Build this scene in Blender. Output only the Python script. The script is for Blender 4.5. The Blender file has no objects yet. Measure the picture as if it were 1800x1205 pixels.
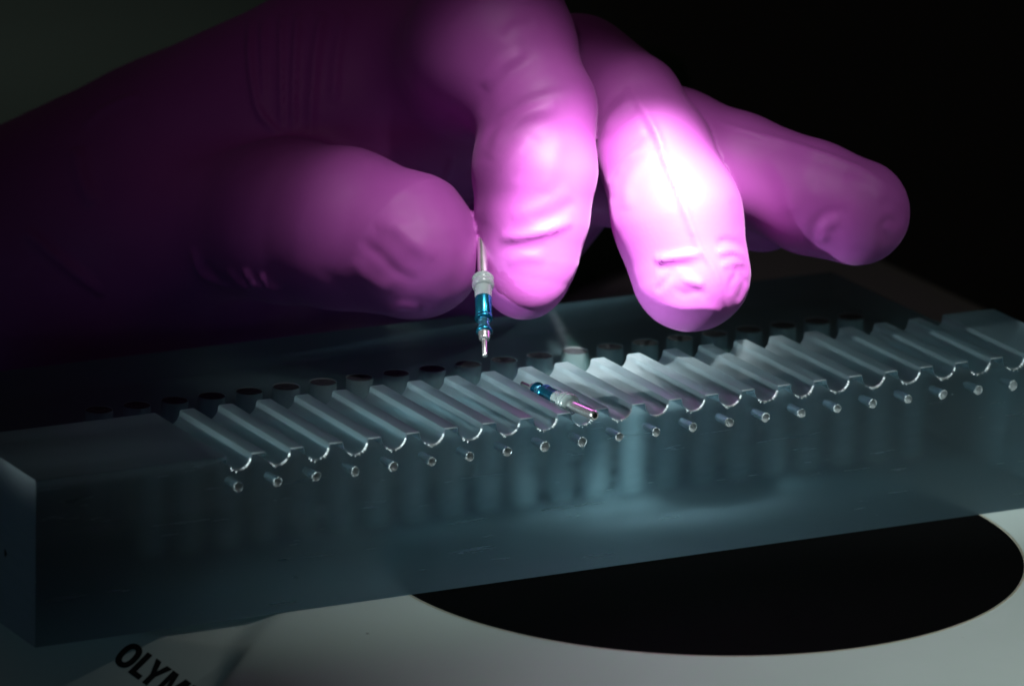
import bpy, bmesh, math, random
import numpy as np
from mathutils import Vector, Matrix
random.seed(7); rng = np.random.default_rng(7)
MM = 0.001
sc = bpy.context.scene
C = sc.collection

# ------------------------------------------------------------------ camera
CAM = np.array([-399.615, -819.652, 276.631])          # mm
YAW, PITCH, ROLL, FPX = 0.496788, 0.276639, 0.025484, 11488.04
_f = np.array([math.sin(YAW)*math.cos(PITCH), math.cos(YAW)*math.cos(PITCH), -math.sin(PITCH)])
_r = np.cross(_f, [0, 0, 1]); _r /= np.linalg.norm(_r); _u = np.cross(_r, _f)
RR = _r*math.cos(ROLL)+_u*math.sin(ROLL); UU = -_r*math.sin(ROLL)+_u*math.cos(ROLL); FF = _f
camd = bpy.data.cameras.new('camera'); cam = bpy.data.objects.new('camera', camd); C.objects.link(cam)
camd.sensor_width = 36; camd.lens = FPX*36/1800; camd.clip_start = 0.05; camd.clip_end = 20
M = Matrix([[RR[0], UU[0], -FF[0], CAM[0]*MM], [RR[1], UU[1], -FF[1], CAM[1]*MM],
            [RR[2], UU[2], -FF[2], CAM[2]*MM], [0, 0, 0, 1]])
cam.matrix_world = M
camd.dof.use_dof = True; camd.dof.focus_distance = 0.985; camd.dof.aperture_fstop = 26
sc.camera = cam
D0 = 1008.0                                             # depth of the pinching fingertips
K = D0/FPX                                              # mm per photo pixel there
def hp(px, py, w=0.0):                                  # hand-frame millimetres
    return np.array([(px-900)*K, (602.5-py)*K, w*K])
def hw(p):                                              # hand frame -> world mm
    return CAM + FF*(D0+p[2]) + RR*p[0] + UU*p[1]
HM = Matrix([[RR[0], UU[0], FF[0], 0], [RR[1], UU[1], FF[1], 0], [RR[2], UU[2], FF[2], 0], [0, 0, 0, 1]])
HM.translation = Vector((CAM + FF*D0)*MM)

# ------------------------------------------------------------------ light
W = bpy.data.worlds.new('World'); sc.world = W; W.use_nodes = True
bg = W.node_tree.nodes['Background']; bg.inputs[0].default_value = (0.85, 0.72, 0.66, 1); bg.inputs[1].default_value = 0.011
def aim(o, target):
    d = Vector(target) - o.location
    o.rotation_euler = d.to_track_quat('-Z', 'Y').to_euler()
def spot(name, pos, target, power, deg, blend, radius, col):
    l = bpy.data.lights.new(name, 'SPOT'); l.energy = power; l.spot_size = math.radians(deg); l.spot_blend = blend
    l.shadow_soft_size = radius*MM; l.color = col
    o = bpy.data.objects.new(name, l); C.objects.link(o); o.location = Vector(pos)*MM; aim(o, Vector(target)*MM); return o
def area(name, pos, target, power, sx, sy, col, spread=180):
    l = bpy.data.lights.new(name, 'AREA'); l.shape = 'RECTANGLE'; l.size = sx*MM; l.size_y = sy*MM; l.energy = power
    l.color = col; l.spread = math.radians(spread)
    o = bpy.data.objects.new(name, l); C.objects.link(o); o.location = Vector(pos)*MM; aim(o, Vector(target)*MM); return o
hot = hw(hp(1010, 400, -60))
g = spot('gooseneck_lamp_light', hot + 330*(0.10*RR + 0.68*UU - 0.72*FF), hot, 4.4, 18.2, 1.0, 8, (1.0, 0.97, 0.98))
g.scale = (1.0, 0.62, 1.0)
core = hw(hp(1115, 425, -80))
pf = hw(hp(660, 240, 60))
spot('palm_fill_light', pf + 340*(-0.15*RR + 0.50*UU - 0.85*FF), pf, 0.17, 20, 1.0, 15, (1.0, 0.72, 0.88))  # added weak pink fill that lifts the dark palm
gc = spot('gooseneck_lamp_core', core + 330*(0.10*RR + 0.68*UU - 0.72*FF), core, 54, 9.0, 1.0, 4, (1.0, 0.98, 0.98))
gc.scale = (0.95, 0.80, 1.0)
bl_ = spot('bench_lamp_light', (200, -340, 230), (110, -52, -25), 4.2, 35, 1.0, 8, (0.86, 1.0, 0.98))
bl_.scale = (1.0, 0.50, 1.0)
oh = spot('groove_fill_light', (170, -200, 300), (70, 8, -2), 1.2, 27, 1.0, 8, (0.92, 1.0, 0.98))  # added spot to brighten the groove tops, no such fixture
oh.scale = (1.0, 0.36, 1.0)
sl = spot('side_lamp_light', (-300, -5, 70), (90, 10, -4), 13.0, 10, 1.0, 5, (0.82, 0.97, 1.0))
sl.scale = (1.0, 0.85, 1.0)
rl = spot('socket_fill_light', (360, 255, 58), (45, 44, -11), 3.6, 14, 1.0, 4, (0.80, 0.97, 1.0))  # added low spot from behind, lights the ledge sockets and rear step
rl.scale = (1.0, 0.36, 1.0)
area('left_end_fill', (-370, -130, -5), (-33, 12, -13), 0.0012, 100, 100, (0.30, 0.72, 1.0), 30)  # added dim blue fill for the block's left end
spot('bench_fill_light', (120, 640, 420), (150, 560, -75), 1.3, 44, 1.0, 20, (0.80, 1.0, 0.88))  # added spot, gives the bench behind its faint glow
sc.view_settings.view_transform = 'Standard'; sc.view_settings.look = 'None'
sc.view_settings.exposure = 0; sc.view_settings.gamma = 1
sc.cycles.max_bounces = 14; sc.cycles.transmission_bounces = 12; sc.cycles.glossy_bounces = 6
sc.cycles.sample_clamp_indirect = 4; sc.cycles.caustics_refractive = True; sc.cycles.blur_glossy = 0.5

# ------------------------------------------------------------------ materials
def mat(name):
    m = bpy.data.materials.new(name); m.use_nodes = True
    nt = m.node_tree; return m, nt, nt.nodes, nt.links, nt.nodes['Principled BSDF']
def setp(b, **kw):
    for k, v in kw.items():
        b.inputs[k.replace('_', ' ')].default_value = v
def noise(nt, scale, detail=4, stretch=None, rough=0.5):
    tc = nt.nodes.new('ShaderNodeTexCoord'); mp = nt.nodes.new('ShaderNodeMapping')
    if stretch: mp.inputs['Scale'].default_value = stretch
    n = nt.nodes.new('ShaderNodeTexNoise'); n.inputs['Scale'].default_value = scale; n.inputs['Detail'].default_value = detail
    n.inputs['Roughness'].default_value = rough
    nt.links.new(tc.outputs['Object'], mp.inputs[0]); nt.links.new(mp.outputs[0], n.inputs['Vector']); return n
def ramp(nt, src, stops):
    r = nt.nodes.new('ShaderNodeValToRGB'); cr = r.color_ramp
    while len(cr.elements) < len(stops): cr.elements.new(0.5)
    for e, (p, c) in zip(cr.elements, stops): e.position = p; e.color = c if len(c) == 4 else (*c, 1)
    nt.links.new(src, r.inputs[0]); return r
def bump(nt, src, bsdf, strength, dist):
    b = nt.nodes.new('ShaderNodeBump'); b.inputs['Strength'].default_value = strength; b.inputs['Distance'].default_value = dist
    nt.links.new(src, b.inputs['Height'])
    if bsdf is not None: nt.links.new(b.outputs[0], bsdf.inputs['Normal'])
    return b

def acrylic(name, tint, rough, frost, frost_col, see=0.0, mark=(60, 60, 60), bstr=0.25):
    """frosted machined acrylic: rough refraction plus the milky skin a milling cutter leaves"""
    m = bpy.data.materials.new(name); m.use_nodes = True; nt = m.node_tree; N = nt.nodes; L = nt.links
    for n in list(N):
        if n.type != 'OUTPUT_MATERIAL': N.remove(n)
    out = [n for n in N if n.type == 'OUTPUT_MATERIAL'][0]
    g = N.new('ShaderNodeBsdfGlass'); g.inputs['IOR'].default_value = 1.49; g.inputs['Color'].default_value = (*tint, 1)
    n1 = noise(nt, 1.0, 6, mark, 0.6)
    rr = ramp(nt, n1.outputs[0], [(0.35, (rough*(0.96 if not bstr else 0.82),)*3), (0.7, (min(1, rough*(1.04 if not bstr else 1.2)),)*3)]); L.new(rr.outputs[0], g.inputs['Roughness'])
    if bstr: bump(nt, n1.outputs[0], g, bstr, 0.0002)
    d = N.new('ShaderNodeBsdfDiffuse'); d.inputs['Color'].default_value = (*frost_col, 1)
    t = N.new('ShaderNodeBsdfTranslucent'); t.inputs['Color'].default_value = (*frost_col, 1)
    mx = N.new('ShaderNodeMixShader'); mx.inputs[0].default_value = 0.6; L.new(d.outputs[0], mx.inputs[1]); L.new(t.outputs[0], mx.inputs[2])
    m2 = N.new('ShaderNodeMixShader')
    n2 = noise(nt, 1.0, 5, tuple(3*a for a in mark), 0.65)
    fr = ramp(nt, n2.outputs[0], [(0.3, (frost*0.95,)*3), (0.75, (frost*1.05,)*3)])
    L.new(fr.outputs[0], m2.inputs[0]); L.new(g.outputs[0], m2.inputs[1]); L.new(mx.outputs[0], m2.inputs[2])
    last = m2
    if see:
        tr = N.new('ShaderNodeBsdfTransparent'); tr.inputs[0].default_value = (*tint, 1)
        m3 = N.new('ShaderNodeMixShader'); m3.inputs[0].default_value = see
        L.new(m2.outputs[0], m3.inputs[1]); L.new(tr.outputs[0], m3.inputs[2]); last = m3
    L.new(last.outputs[0], out.inputs[0])
    va = N.new('ShaderNodeVolumeAbsorption'); va.inputs['Color'].default_value = (0.60, 0.80, 0.85, 1); va.inputs['Density'].default_value = 5
    L.new(va.outputs[0], out.inputs['Volume'])
    return m
M_AC = acrylic('milled_acrylic', (0.92, 0.98, 1.0), 0.30, 0.16, (0.44, 0.60, 0.64), 0.25, (1500, 1500, 1500), 0)
M_FACE = acrylic('front_face_acrylic', (0.92, 0.97, 0.98), 0.24, 0.14, (0.30, 0.53, 0.66), 0.07, (60, 60, 900), 0.012)
M_DRILL = acrylic('drilled_acrylic', (0.95, 0.98, 1.0), 0.5, 0.28, (0.50, 0.56, 0.58), 0.15, (400, 400, 400))
M_EDGE = acrylic('pale_glint_acrylic', (0.95, 0.98, 1.0), 0.4, 0.85, (0.75, 0.80, 0.80), 0.05, (900, 400, 900), 0.5)  # pale frost painted for chamfer glints and the bright band at the rear step
M_SOCK = acrylic('socket_wall_acrylic', (0.9, 0.97, 1.0), 0.5, 0.75, (0.66, 0.74, 0.76), 0.10, (400, 400, 400))
M_LEDGE = acrylic('ledge_acrylic', (0.86, 0.96, 0.96), 0.22, 0.04, (0.18, 0.50, 0.44), 0.22, (60, 60, 60), 0.02)
M_SAWN = acrylic('sawn_acrylic', (0.92, 0.97, 0.98), 0.45, 0.85, (0.30, 0.35, 0.37), 0.05, (60, 60, 300), 0.1)

def simple(name, col, rough=0.5, metal=0.0, nscale=0, bs=0.2, bd=0.0002, **kw):
    m, nt, N, L, b = mat(name); setp(b, Base_Color=(*col, 1), Roughness=rough, Metallic=metal, **kw)
    if nscale:
        n = noise(nt, nscale, 5); bump(nt, n.outputs[0], b, bs, bd)
        r = ramp(nt, n.outputs[0], [(0.3, tuple(c*0.88 for c in col)), (0.7, tuple(min(1, c*1.1) for c in col))])
        L.new(r.outputs[0], b.inputs['Base Color'])
    return m
M_CHIP = simple('crushed_acrylic_edge', (0.60, 0.66, 0.68), 0.2, 0, 2500, 0.5, 0.0001)
M_TOOTH = simple('bright_crushed_lip', (0.85, 0.90, 0.90), 0.2)
M_STEEL = simple('polished_steel', (0.84, 0.84, 0.82), 0.27, 0.95, 900, 0.06, 0.00005)
M_BLUE = simple('blue_anodised_metal', (0.02, 0.22, 0.34), 0.22, 0.9, 1200, 0.1, 0.00005)
M_NECK = simple('worn_blue_metal', (0.10, 0.36, 0.50), 0.25, 0.9, 1500, 0.5, 0.0001)
M_BORE = simple('dark_bore', (0.006, 0.005, 0.004), 0.5)
M_PLASTIC, nt, N, L, b = mat('clear_polymer')
setp(b, Base_Color=(0.62, 0.72, 0.70, 1), Roughness=0.22, IOR=1.4); b.inputs['Transmission Weight'].default_value = 0.75
b.inputs['Subsurface Weight'].default_value = 0.2; b.inputs['Subsurface Radius'].default_value = (0.001, 0.001, 0.001)
n = noise(nt, 900, 3); bump(nt, n.outputs[0], b, 0.1, 0.0001)

M_GLOVE, nt, N, L, b = mat('magenta_latex')
setp(b, Roughness=0.55); b.inputs['Specular IOR Level'].default_value = 0.3
b.inputs['Sheen Weight'].default_value = 0.12; b.inputs['Sheen Roughness'].default_value = 0.4; b.inputs['Sheen Tint'].default_value = (1, 0.55, 1, 1)
n = noise(nt, 60, 5); r = ramp(nt, n.outputs[0], [(0.3, (0.36, 0.070, 0.35)), (0.7, (0.41, 0.090, 0.39))]); L.new(r.outputs[0], b.inputs['Base Color'])
n2 = noise(nt, 1500, 3); bp = bump(nt, n2.outputs[0], b, 0.18, 0.00008)
nr = noise(nt, 150, 5, (1, 0.5, 1), 0.55); nr.noise_type = 'RIDGED_MULTIFRACTAL'
b3 = bump(nt, nr.outputs[0], None, 0.10, 0.0006)
n3 = noise(nt, 130, 3, (1, 0.35, 1)); b2 = bump(nt, n3.outputs[0], None, 0.05, 0.0012); L.new(b2.outputs[0], bp.inputs['Normal']); L.new(b3.outputs[0], b2.inputs['Normal'])

M_BASE, nt, N, L, b = mat('cream_painted_casting')
setp(b, Roughness=0.55); b.inputs['Specular IOR Level'].default_value = 0.3
n = noise(nt, 25, 6); r = ramp(nt, n.outputs[0], [(0.3, (0.56, 0.62, 0.58)), (0.7, (0.62, 0.68, 0.64))]); L.new(r.outputs[0], b.inputs['Base Color'])
n2 = noise(nt, 900, 3); bump(nt, n2.outputs[0], b, 0.12, 0.0001)
vo = N.new('ShaderNodeTexVoronoi'); vo.inputs['Scale'].default_value = 90; tc = N.new('ShaderNodeTexCoord'); L.new(tc.outputs['Object'], vo.inputs['Vector'])
dk = ramp(nt, vo.outputs['Distance'], [(0.012, (0.25, 0.25, 0.24)), (0.03, (1, 1, 1))])
mm = N.new('ShaderNodeMix'); mm.data_type = 'RGBA'; mm.blend_type = 'MULTIPLY'; mm.inputs[0].default_value = 1
L.new(r.outputs[0], mm.inputs[6]); L.new(dk.outputs[0], mm.inputs[7]); L.new(mm.outputs[2], b.inputs['Base Color'])
M_DISC = simple('matt_black_plate', (0.0012, 0.0012, 0.0012), 0.9, 0, 0); M_DISC.node_tree.nodes['Principled BSDF'].inputs['Specular IOR Level'].default_value = 0.05
M_RIM = simple('disc_bevel_brass', (0.55, 0.50, 0.38), 0.35, 0.3, 600)
M_INK = simple('black_ink', (0.004, 0.004, 0.004), 0.6, 0, 900)
M_PILLAR = simple('dark_green_enamel', (0.008, 0.06, 0.012), 0.7, 0, 300)
M_TABLE = simple('grey_bench', (0.05, 0.06, 0.054), 0.8, 0, 8)
M_SHADE_CAP = simple('socket_mouth_shade', (0.012, 0.014, 0.016), 0.35, 0.0, 700, 1.0, 0.0006)  # near-black colour painted as the shade in the socket mouths

# ------------------------------------------------------------------ helpers
def link(name, me, m, parent=None, smooth=True):
    o = bpy.data.objects.new(name, me); C.objects.link(o)
    if m is not None and not me.materials: me.materials.append(m)
    if smooth:
        me.polygons.foreach_set('use_smooth', [True]*len(me.polygons))
    if parent: o.parent = parent
    return o
def tag(o, label=None, cat=None, group=None, kind=None):
    for k, v in (('label', label), ('category', cat), ('group', group), ('kind', kind)):
        if v: o[k] = v
    return o
def mesh(name, v, f):
    me = bpy.data.meshes.new(name); me.from_pydata([tuple(np.array(p)*MM) for p in v], [], f); me.update(); return me
def empty(name, mw):
    o = bpy.data.objects.new(name, None); C.objects.link(o); o.matrix_world = mw; o.empty_display_size = 0.005; return o
def lathe(name, prof, n=40, caps=True):
    """profile [(axial, radius)] turned about +Z, mm"""
    v, f = [], []
    for z, r in prof:
        for k in range(n):
            a = 2*math.pi*k/n; v.append((r*math.cos(a), r*math.sin(a), z))
    for i in range(len(prof)-1):
        for k in range(n):
            a, b_ = i*n+k, i*n+(k+1) % n; f.append((a, b_, b_+n, a+n))
    if caps:
        f.append(tuple(range(n))[::-1]); f.append(tuple((len(prof)-1)*n+k for k in range(n)))
    return mesh(name, v, f)
def sharp(me, deg=35):
    bm = bmesh.new(); bm.from_mesh(me)
    bmesh.ops.recalc_face_normals(bm, faces=bm.faces)
    for e in bm.edges:
        if len(e.link_faces) == 2 and e.calc_face_angle(0) > math.radians(deg): e.smooth = False
    bm.to_mesh(me); bm.free(); return me

# ------------------------------------------------------------------ bench and microscope
tb = mesh('bench', [(-3000, -1500, -75), (4000, -1500, -75), (4000, 6000, -75), (-3000, 6000, -75)], [(0, 1, 2, 3)])
tag(link('bench_top', tb, M_TABLE, smooth=False), kind='structure')

H, XL, XR, DEP, LZ, LY, P = 25.16, -32.31, 144.7, 24.41, -6.4, 74.0, 6.35
ZB = -H - 0.05
def base_height(x, y):
    # plateau that carries the disc, with a shoulder at its left and a sloping logo face beyond it
    nrm = np.array([-0.745, 0.667]); s = (x+5.0)*nrm[0] + (y+12.5)*nrm[1]      # >0 outside the plateau
    s2 = -(x - 8.0)*0.98 + (y-4)*0.2*0 - 0.0
    s = np.minimum(s, s2 + 12)
    logo = -30.0 + 0.65*(x+15.2) + 0.506*(y+1.3)
    logo = np.minimum(logo, -26.6 + 0*x)
    logo = np.maximum(logo, -62.0)
    t = np.clip((s+1.5)/6.0, 0, 1); t = t*t*(3-2*t)
    return ZB*(1-t) + logo*t
xs = np.concatenate([np.linspace(-140, -60, 20)[:-1], np.arange(-60, 30, 0.6), np.linspace(30, 200, 50)])
ys = np.concatenate([np.linspace(-190, -60, 24)[:-1], np.arange(-60, 30, 0.6), np.linspace(30, 168, 40)])
X, Y = np.meshgrid(xs, ys, indexing='ij'); Z = base_height(X, Y)
edge = np.minimum.reduce([X+140, 200-X, Y+190, 168-Y]); Z = Z - 8*np.clip(1-edge/8, 0, 1)**2
nx, ny = X.shape
vv = np.stack([X, Y, Z], -1).reshape(-1, 3).tolist()
idx = np.arange(nx*ny).reshape(nx, ny)
ff = np.stack([idx[:-1, :-1], idx[1:, :-1], idx[1:, 1:], idx[:-1, 1:]], -1).reshape(-1, 4).tolist()
ring = list(idx[:, 0]) + list(idx[-1, 1:]) + list(idx[-2::-1, -1]) + list(idx[0, -2:0:-1])
n0 = len(vv)
for q in ring: vv.append([vv[q][0], vv[q][1], -74.9])
for i in range(len(ring)):
    j = (i+1) % len(ring); ff.append((int(ring[j]), int(ring[i]), n0+i, n0+j))
ff.append(tuple(n0+i for i in range(len(ring))))
base = tag(empty('microscope_base', Matrix.Identity(4)), 'cream white microscope base casting with black maker lettering at its sloping left corner', 'microscope base')
link('casting', mesh('casting', vv, ff), M_BASE, base)
# black stage plate set in the base
disc = tag(empty('stage_plate', Matrix.Translation(Vector((78.5, 1.4, ZB))*MM)), 'round matt black plate in the white base below the clear grooved block', 'stage plate')
me = lathe('plate_face', [(-0.9, 49.7), (0.02, 49.7)], 160); link('plate', sharp(me), M_DISC, disc)
v, f = [], []
link('rim', lathe('rim', [(0.0, 50.15), (0.03, 50.1), (0.045, 49.95), (0.035, 49.72), (0.0, 49.7)], 160, False), M_RIM, disc)
# the block must clear the plate: it stands on it at z = -25.16
# lettering on the sloping corner
ex = np.array([0.0, -0.0, 0.0]); upv = 35*RR + 34*UU + 15*FF; bsv = 21*RR - 14*UU - 17*FF
upn = upv/np.linalg.norm(upv); bn = bsv - upn*np.dot(bsv, upn); bn /= np.linalg.norm(bn); nn = np.cross(bn, upn)
def bpz(px, py, z):
    d = FF + RR*(px-900)/FPX - UU*(py-602.5)/FPX; return CAM + d*(z-CAM[2])/d[2]
def on_slope(px, py):
    z = -30.0
    for _ in range(60):
        q = bpz(px, py, z); zz = -30.0 + 0.65*(q[0]+15.2) + 0.506*(q[1]+1.3); z += 0.5*(zz-z)
    return bpz(px, py, z)
org = on_slope(224.9, 1180.5)
LH = np.linalg.norm(on_slope(259.9, 1145.7)-org)
nrm = np.array([-0.65, -0.506, 1.0]); nrm /= np.linalg.norm(nrm)
upn = (on_slope(259.9, 1145.7)-org)/LH; bn = np.cross(upn, nrm); bn /= np.linalg.norm(bn); upn = np.cross(nrm, bn)
def ring_poly(cx, cy, rx, ry, n, rev=False):
    pts = [(cx+rx*math.copysign(abs(math.cos(2*math.pi*k/n))**0.85, math.cos(2*math.pi*k/n)),
            cy+ry*math.copysign(abs(math.sin(2*math.pi*k/n))**0.85, math.sin(2*math.pi*k/n))) for k in range(n)]
    return pts[::-1] if rev else pts
def letter(name, rings, x0):
    """rings: polygons in letter units (height 1); the even-odd fill is triangulated"""
    bm = bmesh.new(); edges = []
    for rg in rings:
        vs = [bm.verts.new((x, y, 0)) for x, y in rg]
        edges += [bm.edges.new((vs[i], vs[(i+1) % len(vs)])) for i in range(len(vs))]
    bmesh.ops.triangle_fill(bm, edges=edges, use_beauty=True, use_dissolve=False)
    ext = bmesh.ops.extrude_face_region(bm, geom=bm.faces[:])
    for g in ext['geom']:
        if isinstance(g, bmesh.types.BMVert): g.co.z = 0.012
    bmesh.ops.recalc_face_normals(bm, faces=bm.faces)
    for vt in bm.verts:
        q = org + (bn*(vt.co.x+x0) + upn*vt.co.y)*LH + nrm*(0.03+vt.co.z*LH)
        vt.co = Vector(q*MM)
    me = bpy.data.meshes.new(name); bm.to_mesh(me); bm.free()
    return link(name, me, M_INK, base, smooth=False)
s = 0.24
letter('letter', [ring_poly(0.39, 0.5, 0.40, 0.52, 40), ring_poly(0.39, 0.5, 0.40-s*1.0, 0.52-s*0.9, 40, True)], -0.86)
letter('letter', [[(0, 0), (0.56, 0), (0.56, 0.2), (s, 0.2), (s, 1), (0, 1)]], 0.0)
letter('letter', [[(0.27, 0), (0.27+s, 0), (0.27+s, 0.42), (0.80, 1), (0.54, 1), (0.39, 0.62), (0.24, 1), (-0.02, 1), (0.27, 0.42)]], 0.47)
letter('letter', [[(0, 0), (0.2, 0), (0.2, 0.68), (0.37, 0), (0.57, 0), (0.74, 0.68), (0.74, 0), (0.94, 0), (0.94, 1), (0.64, 1), (0.47, 0.36), (0.30, 1), (0, 1)]], 1.33)
letter('letter', [[(0, 0), (s, 0), (s, 0.36), (0.45, 0.36), (0.62, 0.44), (0.70, 0.68), (0.62, 0.92), (0.45, 1), (0, 1)], [(s, 0.54), (s, 0.82), (0.40, 0.82), (0.47, 0.68), (0.40, 0.54)]], 2.38)
letter('letter', [[(0, 1), (0, 0.3), (0.12, 0.06), (0.36, -0.02), (0.6, 0.06), (0.72, 0.3), (0.72, 1), (0.48, 1), (0.48, 0.32), (0.36, 0.18), (0.24, 0.32), (0.24, 1)]], 3.16)
letter('letter', [[(0, 0.08), (0.34, -0.02), (0.6, 0.08), (0.66, 0.3), (0.56, 0.5), (0.26, 0.66), (0.30, 0.82), (0.58, 0.78), (0.58, 0.97), (0.3, 1.02), (0.06, 0.9), (0.02, 0.66), (0.12, 0.5), (0.4, 0.34), (0.36, 0.2), (0, 0.28)]], 3.96)

# dark pillar of the stand behind the block
p0 = np.array([108, 118.8]); dd = np.array([17, 11])/math.hypot(17, 11); pp = np.array([-dd[1], dd[0]])
fp = [p0, p0+dd*70, p0+dd*70+pp*45, p0+pp*45]
bm = bmesh.new(); vs = [bm.verts.new((q[0]*MM, q[1]*MM, -25.0*MM)) for q in fp]
fc = bm.faces.new(vs); ex_ = bmesh.ops.extrude_face_region(bm, geom=[fc])
for g in ex_['geom']:
    if isinstance(g, bmesh.types.BMVert): g.co.z = 0.012
bmesh.ops.bevel(bm, geom=bm.edges[:], offset=0.006, segments=4, affect='EDGES', profile=0.5)
bmesh.ops.recalc_face_normals(bm, faces=bm.faces)
me = bpy.data.meshes.new('pillar'); bm.to_mesh(me); bm.free()
tag(link('microscope_pillar', me, M_PILLAR), 'dark green foot of the microscope pillar standing behind the fingers', 'microscope pillar')

# ------------------------------------------------------------------ grooved acrylic block
def groove_profile():
    """(x, z) along the top from left to right, and an inset copy for the chamfered ends"""
    pts = [(XL, 0.0)]; R = 1.93; zc = -0.22
    for i in range(22):
        cx = i*P
        pts += [(cx-2.22, 0.0), (cx-2.06, -0.06)]
        for k in range(15):
            a = math.pi*(1 - k/14)*1.0
            pts.append((cx+R*math.cos(a), zc-0.06-R*math.sin(a)))
        pts += [(cx+2.06, -0.06), (cx+2.22, 0.0)]
    pts.append((XR, 0.0)); return pts
prof = groove_profile()
def inset(pts, d):
    a = np.array(pts); t = np.gradient(a, axis=0); n_ = np.stack([t[:, 1], -t[:, 0]], 1); n_ /= np.linalg.norm(n_, axis=1)[:, None]
    q = a + n_*d; q[0, 0] = a[0, 0]; q[-1, 0] = a[-1, 0]; return [tuple(z) for z in q]
pin_ = inset(prof, 0.16)
bm = bmesh.new()
def row(pts, y): return [bm.verts.new((x*MM, y*MM, z*MM)) for x, z in pts]
r0, r1, r2, r3 = row(pin_, 0), row(prof, 0.16), row(prof, DEP-0.12), row(pin_, DEP)
for a, b_, mi_ in ((r0, r1, 5), (r1, r2, 0), (r2, r3, 5)):
    for i in range(len(a)-1): bm.faces.new((a[i], a[i+1], b_[i+1], b_[i])).material_index = mi_ if 0 < i < len(a)-2 and (mi_ != 5 or b_ is r3 or prof[i][1]+prof[i+1][1] > -0.2) else 0
V = lambda x, y, z: bm.verts.new((x*MM, y*MM, z*MM))
fl, fr = V(XL, 0, -H), V(XR, 0, -H)
ll, lr = V(XL, DEP, LZ), V(XR, DEP, LZ)
bl, br = V(XL, LY, LZ), V(XR, LY, LZ)
dl, dr = V(XL, LY, -H), V(XR, LY, -H)
def F(vs, mi): bm.faces.new(vs).material_index = mi
F([fl, fr] + r0[::-1], 1)                     # front face
F(r3 + [lr, ll], 5)                           # rear step
F([ll, lr, br, bl], 3)                        # ledge
F([bl, br, dr, dl], 4); F([dl, dr, fr, fl], 4)
F([fl, r0[0], r1[0], r2[0], r3[0], ll, bl, dl], 4); F([fr, dr, br, lr, r3[-1], r2[-1], r1[-1], r0[-1]], 4)
bmesh.ops.recalc_face_normals(bm, faces=bm.faces)
me = bpy.data.meshes.new('block_body'); bm.to_mesh(me); bm.free()
for m in (M_AC, M_FACE, M_DRILL, M_LEDGE, M_SAWN, M_EDGE, M_SOCK): me.materials.append(m)
body = bpy.data.objects.new('block_body', me); C.objects.link(body)
bm = bmesh.new(); HZ = 4.86
for i in range(22):
    x = i*P
    mt = Matrix.Translation(Vector((x, 1.6, -HZ))*MM) @ Matrix.Rotation(math.pi/2, 4, 'X')
    bmesh.ops.create_cone(bm, cap_ends=True, segments=14, radius1=0.55*MM, radius2=0.72*MM, depth=8*MM, matrix=mt)
    mt = Matrix.Translation(Vector((x, 48.8, LZ-17.6+10))*MM)
    bmesh.ops.create_cone(bm, cap_ends=True, segments=32, radius1=2.05*MM, radius2=2.1*MM, depth=20*MM, matrix=mt)
cm = bpy.data.meshes.new('cutter'); bm.to_mesh(cm); bm.free()
for m in (M_AC, M_FACE, M_DRILL, M_LEDGE, M_SAWN, M_EDGE, M_SOCK): cm.materials.append(m)
for p_ in cm.polygons: p_.material_index = 2 if p_.center.y < 0.02 else 6
cut = bpy.data.objects.new('cutter', cm); C.objects.link(cut)
md = body.modifiers.new('b', 'BOOLEAN'); md.operation = 'DIFFERENCE'; md.object = cut; md.solver = 'EXACT'
bpy.context.view_layer.update()
nm = bpy.data.meshes.new_from_object(body.evaluated_get(bpy.context.evaluated_depsgraph_get()))
body.modifiers.clear(); body.data = nm; nm.name = 'block_body'
bpy.data.objects.remove(cut)
sharp(nm, 25)
nm.polygons.foreach_set('use_smooth', [True]*len(nm.polygons))
block = tag(empty('grooved_block', Matrix.Identity(4)), 'long clear frosted block with a row of round grooves and a lower rear ledge', 'grooved block')
body.parent = block
# crushed chips round the drilled holes and along the mouths of the grooves: each mouth and rim is a part
def rim_mesh(seed):
    r_ = np.random.default_rng(seed); v, f = [], []; n = 16
    for k in range(n):
        a = 2*math.pi*k/n
        for rad, yy in ((0.74+0.16*r_.random(), 0.0), (0.66+0.10*r_.random(), -0.02-0.10*r_.random()), (0.50+0.12*r_.random(), 0.1+0.3*r_.random()), (0.18+0.12*r_.random(), 0.3+0.5*r_.random())):
            v.append((rad*math.cos(a+0.1*r_.random()), yy, rad*math.sin(a)))
    v.append((0.05, 0.5, 0.0))
    for k in range(n):
        j = (k+1) % n
        if r_.random() < 0.85: f.append((4*k, 4*j, 4*j+1, 4*k+1))
        f += [(4*k+1, 4*j+1, 4*j+2, 4*k+2), (4*k+2, 4*j+2, 4*j+3, 4*k+3), (4*k+3, 4*j+3, 4*n)]
    return mesh('hole_rim', v, f)
rims = [rim_mesh(s_) for s_ in range(5)]
for i in range(22):
    o = link('hole_rim', rims[i % 5], M_CHIP, body, smooth=False); o.location = (i*P*MM, -0.00002, -HZ*MM)
    o.rotation_euler = (0, i*2.1, 0); o.scale = (0.82+0.22*rng.random(), 1, 0.82+0.22*rng.random())
shade_cap = lathe('socket_shade_cap', [(-1.4, 2.02), (-0.06, 2.04), (-0.03, 1.9), (-0.16, 1.4), (-0.05, 1.0), (-0.2, 0.5)], 24)  # made-up caps that stand in for the dark of the open sockets
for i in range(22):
    o = link('socket_shade_cap', sharp(shade_cap) if i == 0 else shade_cap, M_SHADE_CAP, body); o.location = (i*P*MM, 48.8*MM, LZ*MM); o.rotation_euler = (0, 0, i*1.3)
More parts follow.
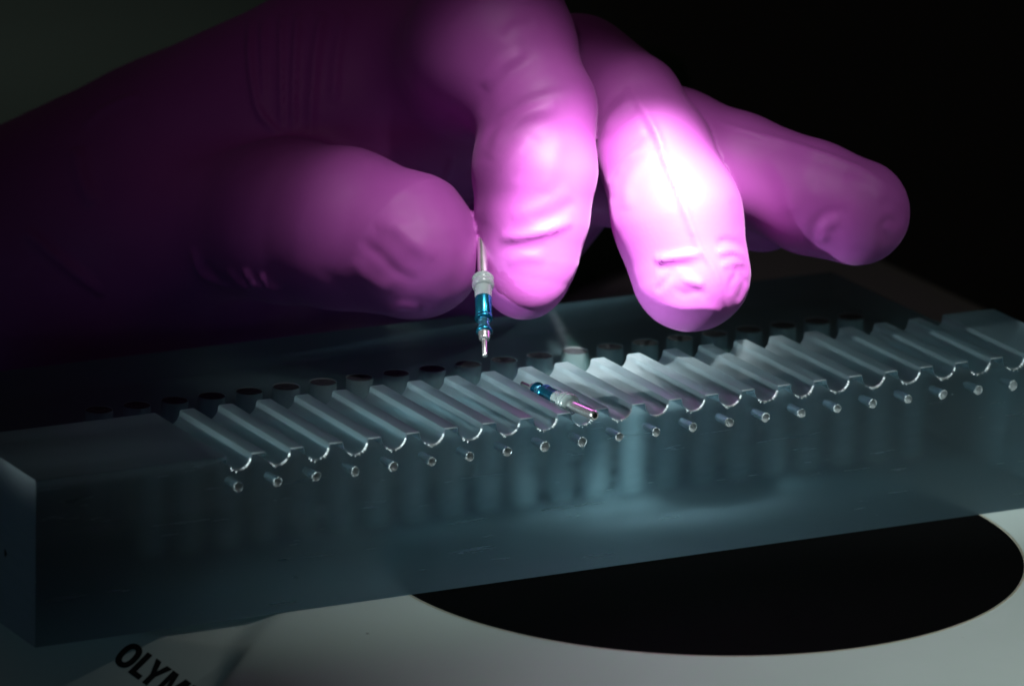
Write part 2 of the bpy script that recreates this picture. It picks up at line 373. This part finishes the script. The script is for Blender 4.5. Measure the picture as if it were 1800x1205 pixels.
def chip_mesh(seed):
    r_ = np.random.default_rng(seed); v, f = [], []
    for k in range(13):
        if r_.random() < 0.12: continue
        a = math.radians(-128 + k*9.2 + r_.uniform(-1.5, 1.5)); wd = math.radians(r_.uniform(2.6, 4.4)); hgt = r_.uniform(0.3, 0.8)*(0.5+0.5*math.sin(k/12*math.pi))
        c0 = len(v); cz = -0.28
        for (aa, rad, yy) in ((a-wd, 1.88, -0.02), (a+wd, 1.88, -0.02), (a+wd*0.4, 1.93+hgt, -0.02), (a, 1.95+hgt*0.3, -0.22), (a, 1.84, 0.25)):
            v.append((rad*math.cos(aa), yy, cz+rad*math.sin(aa)))
        f += [(c0, c0+3, c0+1), (c0+1, c0+3, c0+2), (c0+2, c0+3, c0), (c0, c0+1, c0+4)]
    return mesh('chipped_mouth', v, f)
chips = [chip_mesh(20+s_) for s_ in range(6)]
for i in range(22):
    o = link('chipped_mouth', chips[i % 6], M_TOOTH, body, smooth=False); o.location = (i*P*MM, 0, 0)

d_ = FF + RR*(10-900)/FPX - UU*(972-602.5)/FPX; sp_ = CAM + d_*(XL-CAM[0])/d_[0]
bm = bmesh.new(); bmesh.ops.create_icosphere(bm, subdivisions=2, radius=0.55*MM)
for vt in bm.verts: vt.co = Vector((vt.co.x*0.25, vt.co.y*0.9, vt.co.z*(1.0+0.5*math.sin(vt.co.y*4000))))
me = bpy.data.meshes.new('speck'); bm.to_mesh(me); bm.free()
o = link('speck', me, M_BORE, body); o.location = (XL*MM, sp_[1]*MM, sp_[2]*MM); o['label'] = 'small dark speck'
# ------------------------------------------------------------------ electrode pins
def make_pin(label, mw):
    t = tag(empty('metal_pin', mw), label, 'pin', 'small blue and steel pins')
    S = lambda a: sharp(a, 40)
    link('needle', S(lathe('needle', [(0, .22), (.06, .34), (.16, .4), (3.3, .4)], 24)), M_STEEL, t)
    link('shoulder', S(lathe('shoulder', [(3.2, .5), (3.35, .78), (3.7, .88), (4.1, .86), (4.4, .98), (4.75, .9)], 32)), M_STEEL, t)
    link('ring', S(lathe('ring', [(4.6, .95), (4.66, 1.2), (4.8, 1.28), (5.0, 1.26), (5.1, .95)], 40)), M_BLUE, t)
    link('neck', S(lathe('neck', [(5.0, .86), (5.5, .86), (5.6, .96), (5.75, .96), (5.85, .84), (6.5, .84), (6.62, .95), (6.8, .95), (6.9, .86), (7.3, .86)], 32)), M_NECK, t)
    link('ring', S(lathe('ring', [(7.1, 1.0), (7.18, 1.34), (7.35, 1.42), (7.6, 1.40), (7.75, 1.27)], 40)), M_BLUE, t)
    link('body', S(lathe('body', [(7.7, 1.22), (7.8, 1.3), (10.9, 1.3), (11.0, 1.33), (11.2, 1.33), (11.25, 1.2)], 40)), M_BLUE, t)
    link('sleeve', S(lathe('sleeve', [(11.2, 1.15), (11.25, 1.3), (13.0, 1.34), (13.3, 1.36)], 40)), M_PLASTIC, t)
    link('collar', S(lathe('collar', [(13.2, 1.3), (13.45, 1.62), (13.8, 1.74), (14.15, 1.72), (14.4, 1.58), (14.6, 1.62), (14.9, 1.7), (15.2, 1.66), (15.5, 1.45), (15.65, 0.95)], 44)), M_PLASTIC, t)
    tb_ = link('tube', S(lathe('tube', [(15.5, .78), (22.5, .78), (22.8, .74), (23.0, .62), (23.02, .40), (22.2, .36)], 36)), M_STEEL, t)
    link('bore', S(lathe('bore', [(22.3, .37), (22.75, .38)], 20)), M_BORE, tb_)
    return t
def axis_matrix(p, q, roll=0):
    z = Vector(q-p).normalized(); m = z.to_track_quat('Z', 'Y').to_matrix().to_4x4() @ Matrix.Rotation(roll, 4, 'Z'); m.translation = Vector(p*MM); return m
g9 = 9*P
make_pin('pin lying in a groove with its steel tube poking over the front edge', axis_matrix(np.array([g9-0.02, 19.3, -0.95]), np.array([g9, -3.9, 0.22]), 0.4))
make_pin('pin held upright between gloved thumb and index fingertip, needle down', axis_matrix(hw(hp(853, 626, -190)), hw(hp(846, 370, 10)), 1.1))

# ------------------------------------------------------------------ gloved hand (one continuous surface)
FING = {
 'hand':  [[(-500, 560, 640, 240), (-50, 460, 540, 235), (300, 350, 560, 280), (600, 200, 480, 262), (850, 125, 330, 165), (1000, 132, 250, 108), (1078, 168, 225, 86)],
           [(300, 380, 560, 250), (540, 400, 620, 190), (860, 430, 560, 140)], [(860, 430, 560, 140), (1010, 320, 420, 92)]],
 'thumb': [[(140, 420, 520, 190), (395, 385, 285, 132), (500, 385, 170, 146), (600, 400, 90, 142), (715, 431, 25, 127), (740, 449, 5, 108)]],
 'index': [[(800, 130, 330, 150), (865, 78, 90, 148), (943, 190, 20, 104), (940, 300, 0, 107), (935, 385, 0, 98), (928, 450, 0, 85), (921, 487, 0, 75)]],
 'middle': [[(1030, 120, 260, 95), (1110, 180, 140, 92), (1152, 265, 65, 101), (1190, 380, 0, 113), (1214, 478, -5, 105)]],
 'ring':  [[(1080, 180, 260, 85), (1200, 238, 180, 86), (1300, 288, 130, 93), (1430, 345, 80, 99), (1508, 372, 60, 95)]],
 'little': [[(900, 250, 330, 90), (1020, 300, 320, 84), (1180, 325, 290, 86), (1352, 353, 270, 86)]],
}
VOX = 0.5
lo = np.array([(-420-900)*K, (602.5-760)*K, -170*K]); hi = np.array([(1640-900)*K, (602.5+260)*K, 900*K])
dims = np.ceil((hi-lo)/VOX).astype(int)
gx = (lo[0]+VOX*np.arange(dims[0])).astype(np.float32); gy = (lo[1]+VOX*np.arange(dims[1])).astype(np.float32); gz = (lo[2]+VOX*np.arange(dims[2])).astype(np.float32)
GX, GY, GZ = gx[:, None, None], gy[None, :, None], gz[None, None, :]
def cone(x, y, z, a, ra, b, rb):
    ba = b-a; L2 = float(ba@ba); t = ((x-a[0])*ba[0]+(y-a[1])*ba[1]+(z-a[2])*ba[2])/L2
    t = np.clip(t, 0, 1); return np.sqrt((x-a[0]-t*ba[0])**2+(y-a[1]-t*ba[1])**2+(z-a[2]-t*ba[2])**2)-(ra+t*(rb-ra))
def smin(a, b, k):
    h = np.clip(0.5+0.5*(b-a)/k, 0, 1); return b+(a-b)*h-k*h*(1-h)
def fdist(name, x, y, z):
    best = None
    for ch in FING[name]:
        P_ = [(hp(*c[:3]), c[3]*K) for c in ch]
        for (a, ra), (b, rb) in zip(P_[:-1], P_[1:]):
            d = cone(x, y, z, a.astype(np.float32), ra, b.astype(np.float32), rb)
            best = d if best is None else smin(best, d, 1.6)
    return best.astype(np.float32)
names = ['hand', 'thumb', 'index', 'middle', 'ring', 'little']
dH = fdist('hand', GX, GY, GZ); D = dH.copy()
for nme in names[1:]: 
    D = np.minimum(D, smin(dH, fdist(nme, GX, GY, GZ), 4.5))
D[0] = D[-1] = 1; D[:, 0] = D[:, -1] = 1; D[:, :, 0] = D[:, :, -1] = 1
def surface_nets(D):
    S = D < 0; nx, ny, nz = D.shape
    cnt = np.zeros((nx-1, ny-1, nz-1), np.int8)
    for i in (0, 1):
        for j in (0, 1):
            for k in (0, 1): cnt += S[i:nx-1+i, j:ny-1+j, k:nz-1+k]
    cells = np.argwhere((cnt > 0) & (cnt < 8)); vid = np.full(cnt.shape, -1, np.int32); vid[tuple(cells.T)] = np.arange(len(cells))
    acc = np.zeros((len(cells), 3)); num = np.zeros(len(cells))
    cr = [(i, j, k) for i in (0, 1) for j in (0, 1) for k in (0, 1)]
    for a in cr:
        for ax in range(3):
            if a[ax]: continue
            b = list(a); b[ax] = 1
            ia = cells+np.array(a); ib = cells+np.array(b)
            da, db = D[tuple(ia.T)], D[tuple(ib.T)]; m = (da < 0) != (db < 0)
            t = np.where(m, da/np.where(da == db, 1, da-db), 0)
            p = np.array(a, float)[None, :]+0*cells; p = p.astype(float); p[:, ax] += t
            acc[m] += p[m]; num[m] += 1
    vert = cells+acc/num[:, None]
    quads = []
    for ax in range(3):
        o1, o2 = [(1, 2), (2, 0), (0, 1)][ax]
        sl = [slice(None)]*3; s2 = [slice(None)]*3; sl[ax] = slice(0, -1); s2[ax] = slice(1, None)
        A, B = S[tuple(sl)], S[tuple(s2)]
        e = np.argwhere(A != B); e = e[(e[:, o1] > 0) & (e[:, o2] > 0)]
        e = e[(e[:, o1] < D.shape[o1]-1) & (e[:, o2] < D.shape[o2]-1)]
        flip = A[tuple(e.T)]
        def g(d1, d2):
            q = e.copy(); q[:, o1] -= d1; q[:, o2] -= d2; return vid[tuple(q.T)]
        q = np.stack([g(1, 1), g(0, 1), g(0, 0), g(1, 0)], 1)
        q[~flip] = q[~flip][:, ::-1]; quads.append(q)
    return vert, np.concatenate(quads)
Vt, Q = surface_nets(D)
Vt = lo + Vt*VOX
def full(x, y, z):
    h = fdist('hand', x, y, z); fs = [fdist(n_, x, y, z) for n_ in names[1:]]
    A = np.stack([h]+fs); B = np.sort(A, 0)
    return np.minimum.reduce([h]+[smin(h, q, 4.5) for q in fs]), np.argmin(A, 0), B[1]-B[0]
def grad(Pt, e=0.15):
    g_ = []
    for ax in range(3):
        a = Pt.copy(); b = Pt.copy(); a[:, ax] += e; b[:, ax] -= e
        g_.append(full(*a.T)[0]-full(*b.T)[0])
    g_ = np.stack(g_, 1); return g_/np.maximum(np.linalg.norm(g_, axis=1), 1e-6)[:, None]
Nn = grad(Vt)
for _ in range(2):
    d_, fid, gap = full(*Vt.T); Vt = Vt - Nn*np.clip(d_, -0.4, 0.4)[:, None]
keep = Vt[:, 0] > lo[0]+1.0
# folds of the glove: (finger, polyline in photo pixels, half width px, height mm)
FOLD = [
 # index
 ('index', [(845, 206), (862, 170), (905, 128), (950, 96)], 10, -0.35), ('index', [(848, 160), (880, 118), (925, 92)], 12, 0.35),
 ('index', [(850, 262), (872, 215), (915, 188), (965, 168), (1010, 160)], 9, -0.5), ('index', [(858, 285), (885, 235), (925, 203), (985, 190)], 12, 0.45),
 ('index', [(880, 75), (905, 48), (945, 40)], 10, -0.4), ('index', [(905, 325), (925, 285), (950, 240)], 14, -0.25),
 ('index', [(850, 400), (870, 340), (900, 285), (935, 245)], 16, 0.3),
 ('index', [(875, 418), (915, 417), (960, 408), (1010, 388)], 9, 0.55), ('index', [(872, 443), (895, 437), (925, 438), (965, 433)], 8, -0.28),
 ('index', [(890, 462), (920, 452), (960, 455)], 10, 0.25), ('index', [(930, 390), (975, 380), (1015, 355)], 9, -0.35), ('index', [(895, 385), (950, 365), (1005, 335)], 12, 0.25),
 ('index', [(990, 235), (975, 290), (955, 345)], 16, 0.2),
 # middle
 ('middle', [(1106, 150), (1129, 190), (1154, 237), (1170, 293), (1190, 340), (1208, 390), (1226, 437), (1257, 480), (1278, 556)], 5.5, 0.45),
 ('middle', [(1119, 195), (1143, 240), (1160, 296), (1180, 343)], 7, -0.25),
 ('middle', [(1146, 458), (1185, 453), (1232, 447)], 7, 0.6), ('middle', [(1150, 474), (1170, 472), (1195, 468), (1215, 470)], 7, -0.5),
 ('middle', [(1185, 474), (1168, 495), (1150, 515)], 6, -0.45), ('middle', [(1180, 505), (1200, 520), (1225, 512), (1240, 525)], 8, -0.45),
 ('middle', [(1195, 492), (1215, 495), (1235, 505)], 8, 0.4), ('middle', [(1160, 530), (1195, 542), (1240, 540), (1270, 548)], 8, 0.18),
 ('middle', [(1255, 430), (1275, 424), (1300, 430), (1316, 442)], 6, -0.6), ('middle', [(1255, 446), (1285, 440), (1312, 456)], 6, 0.5),
 ('middle', [(1285, 478), (1300, 470), (1314, 480)], 6, -0.6), ('middle', [(1278, 520), (1283, 495), (1297, 480), (1308, 492), (1304, 512), (1292, 530)], 5.5, -0.55),
 ('middle', [(1290, 545), (1305, 520), (1314, 495)], 5, 0.45), ('middle', [(1262, 470), (1285, 462), (1312, 466)], 5, 0.35),
 ('middle', [(1047, 212), (1077, 172), (1106, 149)], 7, -0.45), ('middle', [(1052, 258), (1087, 218), (1125, 190)], 8, -0.45), ('middle', [(1050, 240), (1080, 200), (1112, 172)], 8, 0.35),
 ('middle', [(1072, 320), (1080, 295), (1103, 262), (1150, 228)], 8, -0.5), ('middle', [(1075, 350), (1078, 310), (1095, 285), (1140, 258)], 8, 0.35),
 ('middle', [(1098, 372), (1100, 330), (1122, 290), (1160, 262)], 12, 0.3), ('middle', [(1285, 345), (1296, 385), (1300, 410)], 8, -0.25),
 # ring
 ('ring', [(1232, 204), (1309, 232), (1401, 257), (1463, 278), (1520, 304), (1570, 335)], 8, 0.6), ('ring', [(1401, 245), (1450, 258), (1510, 278), (1560, 300)], 8, -0.6),
 ('ring', [(1452, 270), (1440, 300), (1432, 340)], 10, -0.3), ('ring', [(1432, 440), (1428, 400), (1447, 375), (1490, 368)], 8, -0.45), ('ring', [(1560, 432), (1548, 400), (1562, 385), (1580, 398)], 8, -0.6),
 ('ring', [(1445, 430), (1450, 398), (1475, 384)], 9, 0.35), ('ring', [(1540, 350), (1575, 365), (1590, 400)], 9, -0.4), ('ring', [(1350, 270), (1380, 330), (1395, 380)], 16, 0.25), ('ring', [(1480, 310), (1530, 330), (1555, 360)], 16, 0.3),
 # thumb
 ('thumb', [(636, 418), (655, 440), (672, 452), (696, 479), (738, 498)], 11, -0.6), ('thumb', [(660, 400), (696, 396), (722, 424), (768, 458)], 15, 0.4),
 ('thumb', [(620, 455), (650, 492), (690, 515)], 14, 0.3), ('thumb', [(680, 545), (710, 538), (745, 545)], 8, 0.4), ('thumb', [(690, 352), (740, 365), (775, 385)], 16, -0.2),
 ('thumb', [(770, 520), (800, 490), (825, 470)], 14, -0.2), ('thumb', [(560, 470), (600, 505), (650, 535)], 14, -0.3),
 ('thumb', [(330, 430), (345, 480), (395, 503), (440, 506)], 6, 0.9), ('thumb', [(395, 470), (415, 495), (450, 505)], 5, 0.8), ('thumb', [(425, 470), (440, 495), (468, 506)], 5, 0.8), ('thumb', [(455, 478), (468, 500), (492, 510)], 5, 0.8),
 ('thumb', [(355, 455), (370, 485), (410, 500)], 5, -0.5),
 # back of the hand and palm
 ('hand', [(424, 0), (430, 110), (445, 190), (490, 240)], 7, 1.0), ('hand', [(450, 10), (452, 90), (456, 190)], 6, 0.6), ('hand', [(484, 0), (486, 110), (488, 235)], 6, 0.8),
 ('hand', [(515, 0), (510, 110), (508, 235)], 7, 0.9), ('hand', [(560, 0), (546, 100), (538, 240)], 9, 0.9), ('hand', [(600, 0), (585, 90), (580, 180)], 9, 0.6),
 ('hand', [(112, 245), (120, 300), (148, 360)], 14, 0.9), ('hand', [(15, 395), (80, 450), (170, 520)], 10, 0.8), ('hand', [(120, 215), (160, 180), (230, 150)], 8, 0.6), ('hand', [(330, 520), (360, 525), (420, 508)], 7, 0.8),
 ('hand', [(820, 200), (800, 260), (775, 320)], 5, 0.6), ('index', [(703, 60), (708, 110), (735, 165), (790, 200)], 6, 0.5),
]
disp = np.zeros(len(Vt)); U2 = Vt[:, 0]/K+900; V2 = 602.5-Vt[:, 1]/K; face = np.clip(-Nn[:, 2]*1.6, 0, 1)
for fg, pts, wd, amp in FOLD:
    m = (fid == names.index(fg)) & (face > 0)
    pts = np.array(pts, float); bb = (U2 > pts[:, 0].min()-3.5*wd) & (U2 < pts[:, 0].max()+3.5*wd) & (V2 > pts[:, 1].min()-3.5*wd) & (V2 < pts[:, 1].max()+3.5*wd)
    ix = np.nonzero(m & bb)[0]
    if not len(ix): continue
    # resample the polyline smoothly
    tt = np.arange(len(pts)); ti = np.linspace(0, len(pts)-1, 12*len(pts)); sm = np.stack([np.interp(ti, tt, pts[:, 0]), np.interp(ti, tt, pts[:, 1])], 1)
    ker = np.ones(9)/9; sp = np.stack([np.convolve(np.pad(sm[:, c], 4, mode='edge'), ker, 'valid') for c in (0, 1)], 1)
    dd_ = np.hypot(U2[ix, None]-sp[None, :, 0], V2[ix, None]-sp[None, :, 1]); kmin = dd_.argmin(1); dm = dd_[np.arange(len(ix)), kmin]
    tfrac = kmin/(len(sp)-1); taper = np.clip(np.minimum(tfrac, 1-tfrac)/0.22, 0.0, 1)**0.7
    disp[ix] += (amp if amp > 0 else 0.55*amp)*taper*face[ix]*np.exp(-(dm/wd)**2)
# gentle slack of the rubber
def wavy(p, fr, seed):
    r_ = np.random.default_rng(seed); o_ = 0
    for _ in range(7):
        k_ = r_.normal(size=3); k_ /= np.linalg.norm(k_); o_ = o_+np.sin((p@k_)*fr*r_.uniform(.6, 1.5)+r_.uniform(0, 6.3))
    return o_/7**0.5
disp += 0.05*wavy(Vt, 0.40, 3)+0.04*wavy(Vt, 1.4, 5)*np.clip(wavy(Vt, 0.25, 8), 0, 1)
disp *= np.where(fid == 0, 1.0, np.clip(gap/1.6, 0, 1)**1.0)
Vt = np.where(keep[:, None], Vt+Nn*disp[:, None], Vt)
me = bpy.data.meshes.new('gloved_hand'); me.vertices.add(len(Vt)); me.vertices.foreach_set('co', (Vt*MM).astype(np.float32).ravel())
me.loops.add(Q.size); me.loops.foreach_set('vertex_index', Q.astype(np.int32).ravel())
me.polygons.add(len(Q)); me.polygons.foreach_set('loop_start', np.arange(0, Q.size, 4, dtype=np.int32)); me.polygons.foreach_set('loop_total', np.full(len(Q), 4, np.int32))
me.update(calc_edges=True); me.validate()
hand = link('gloved_hand', me, M_GLOVE); hand.matrix_world = HM
tag(hand, 'hand in a magenta rubber glove pinching a small pin above the grooved block', 'hand')
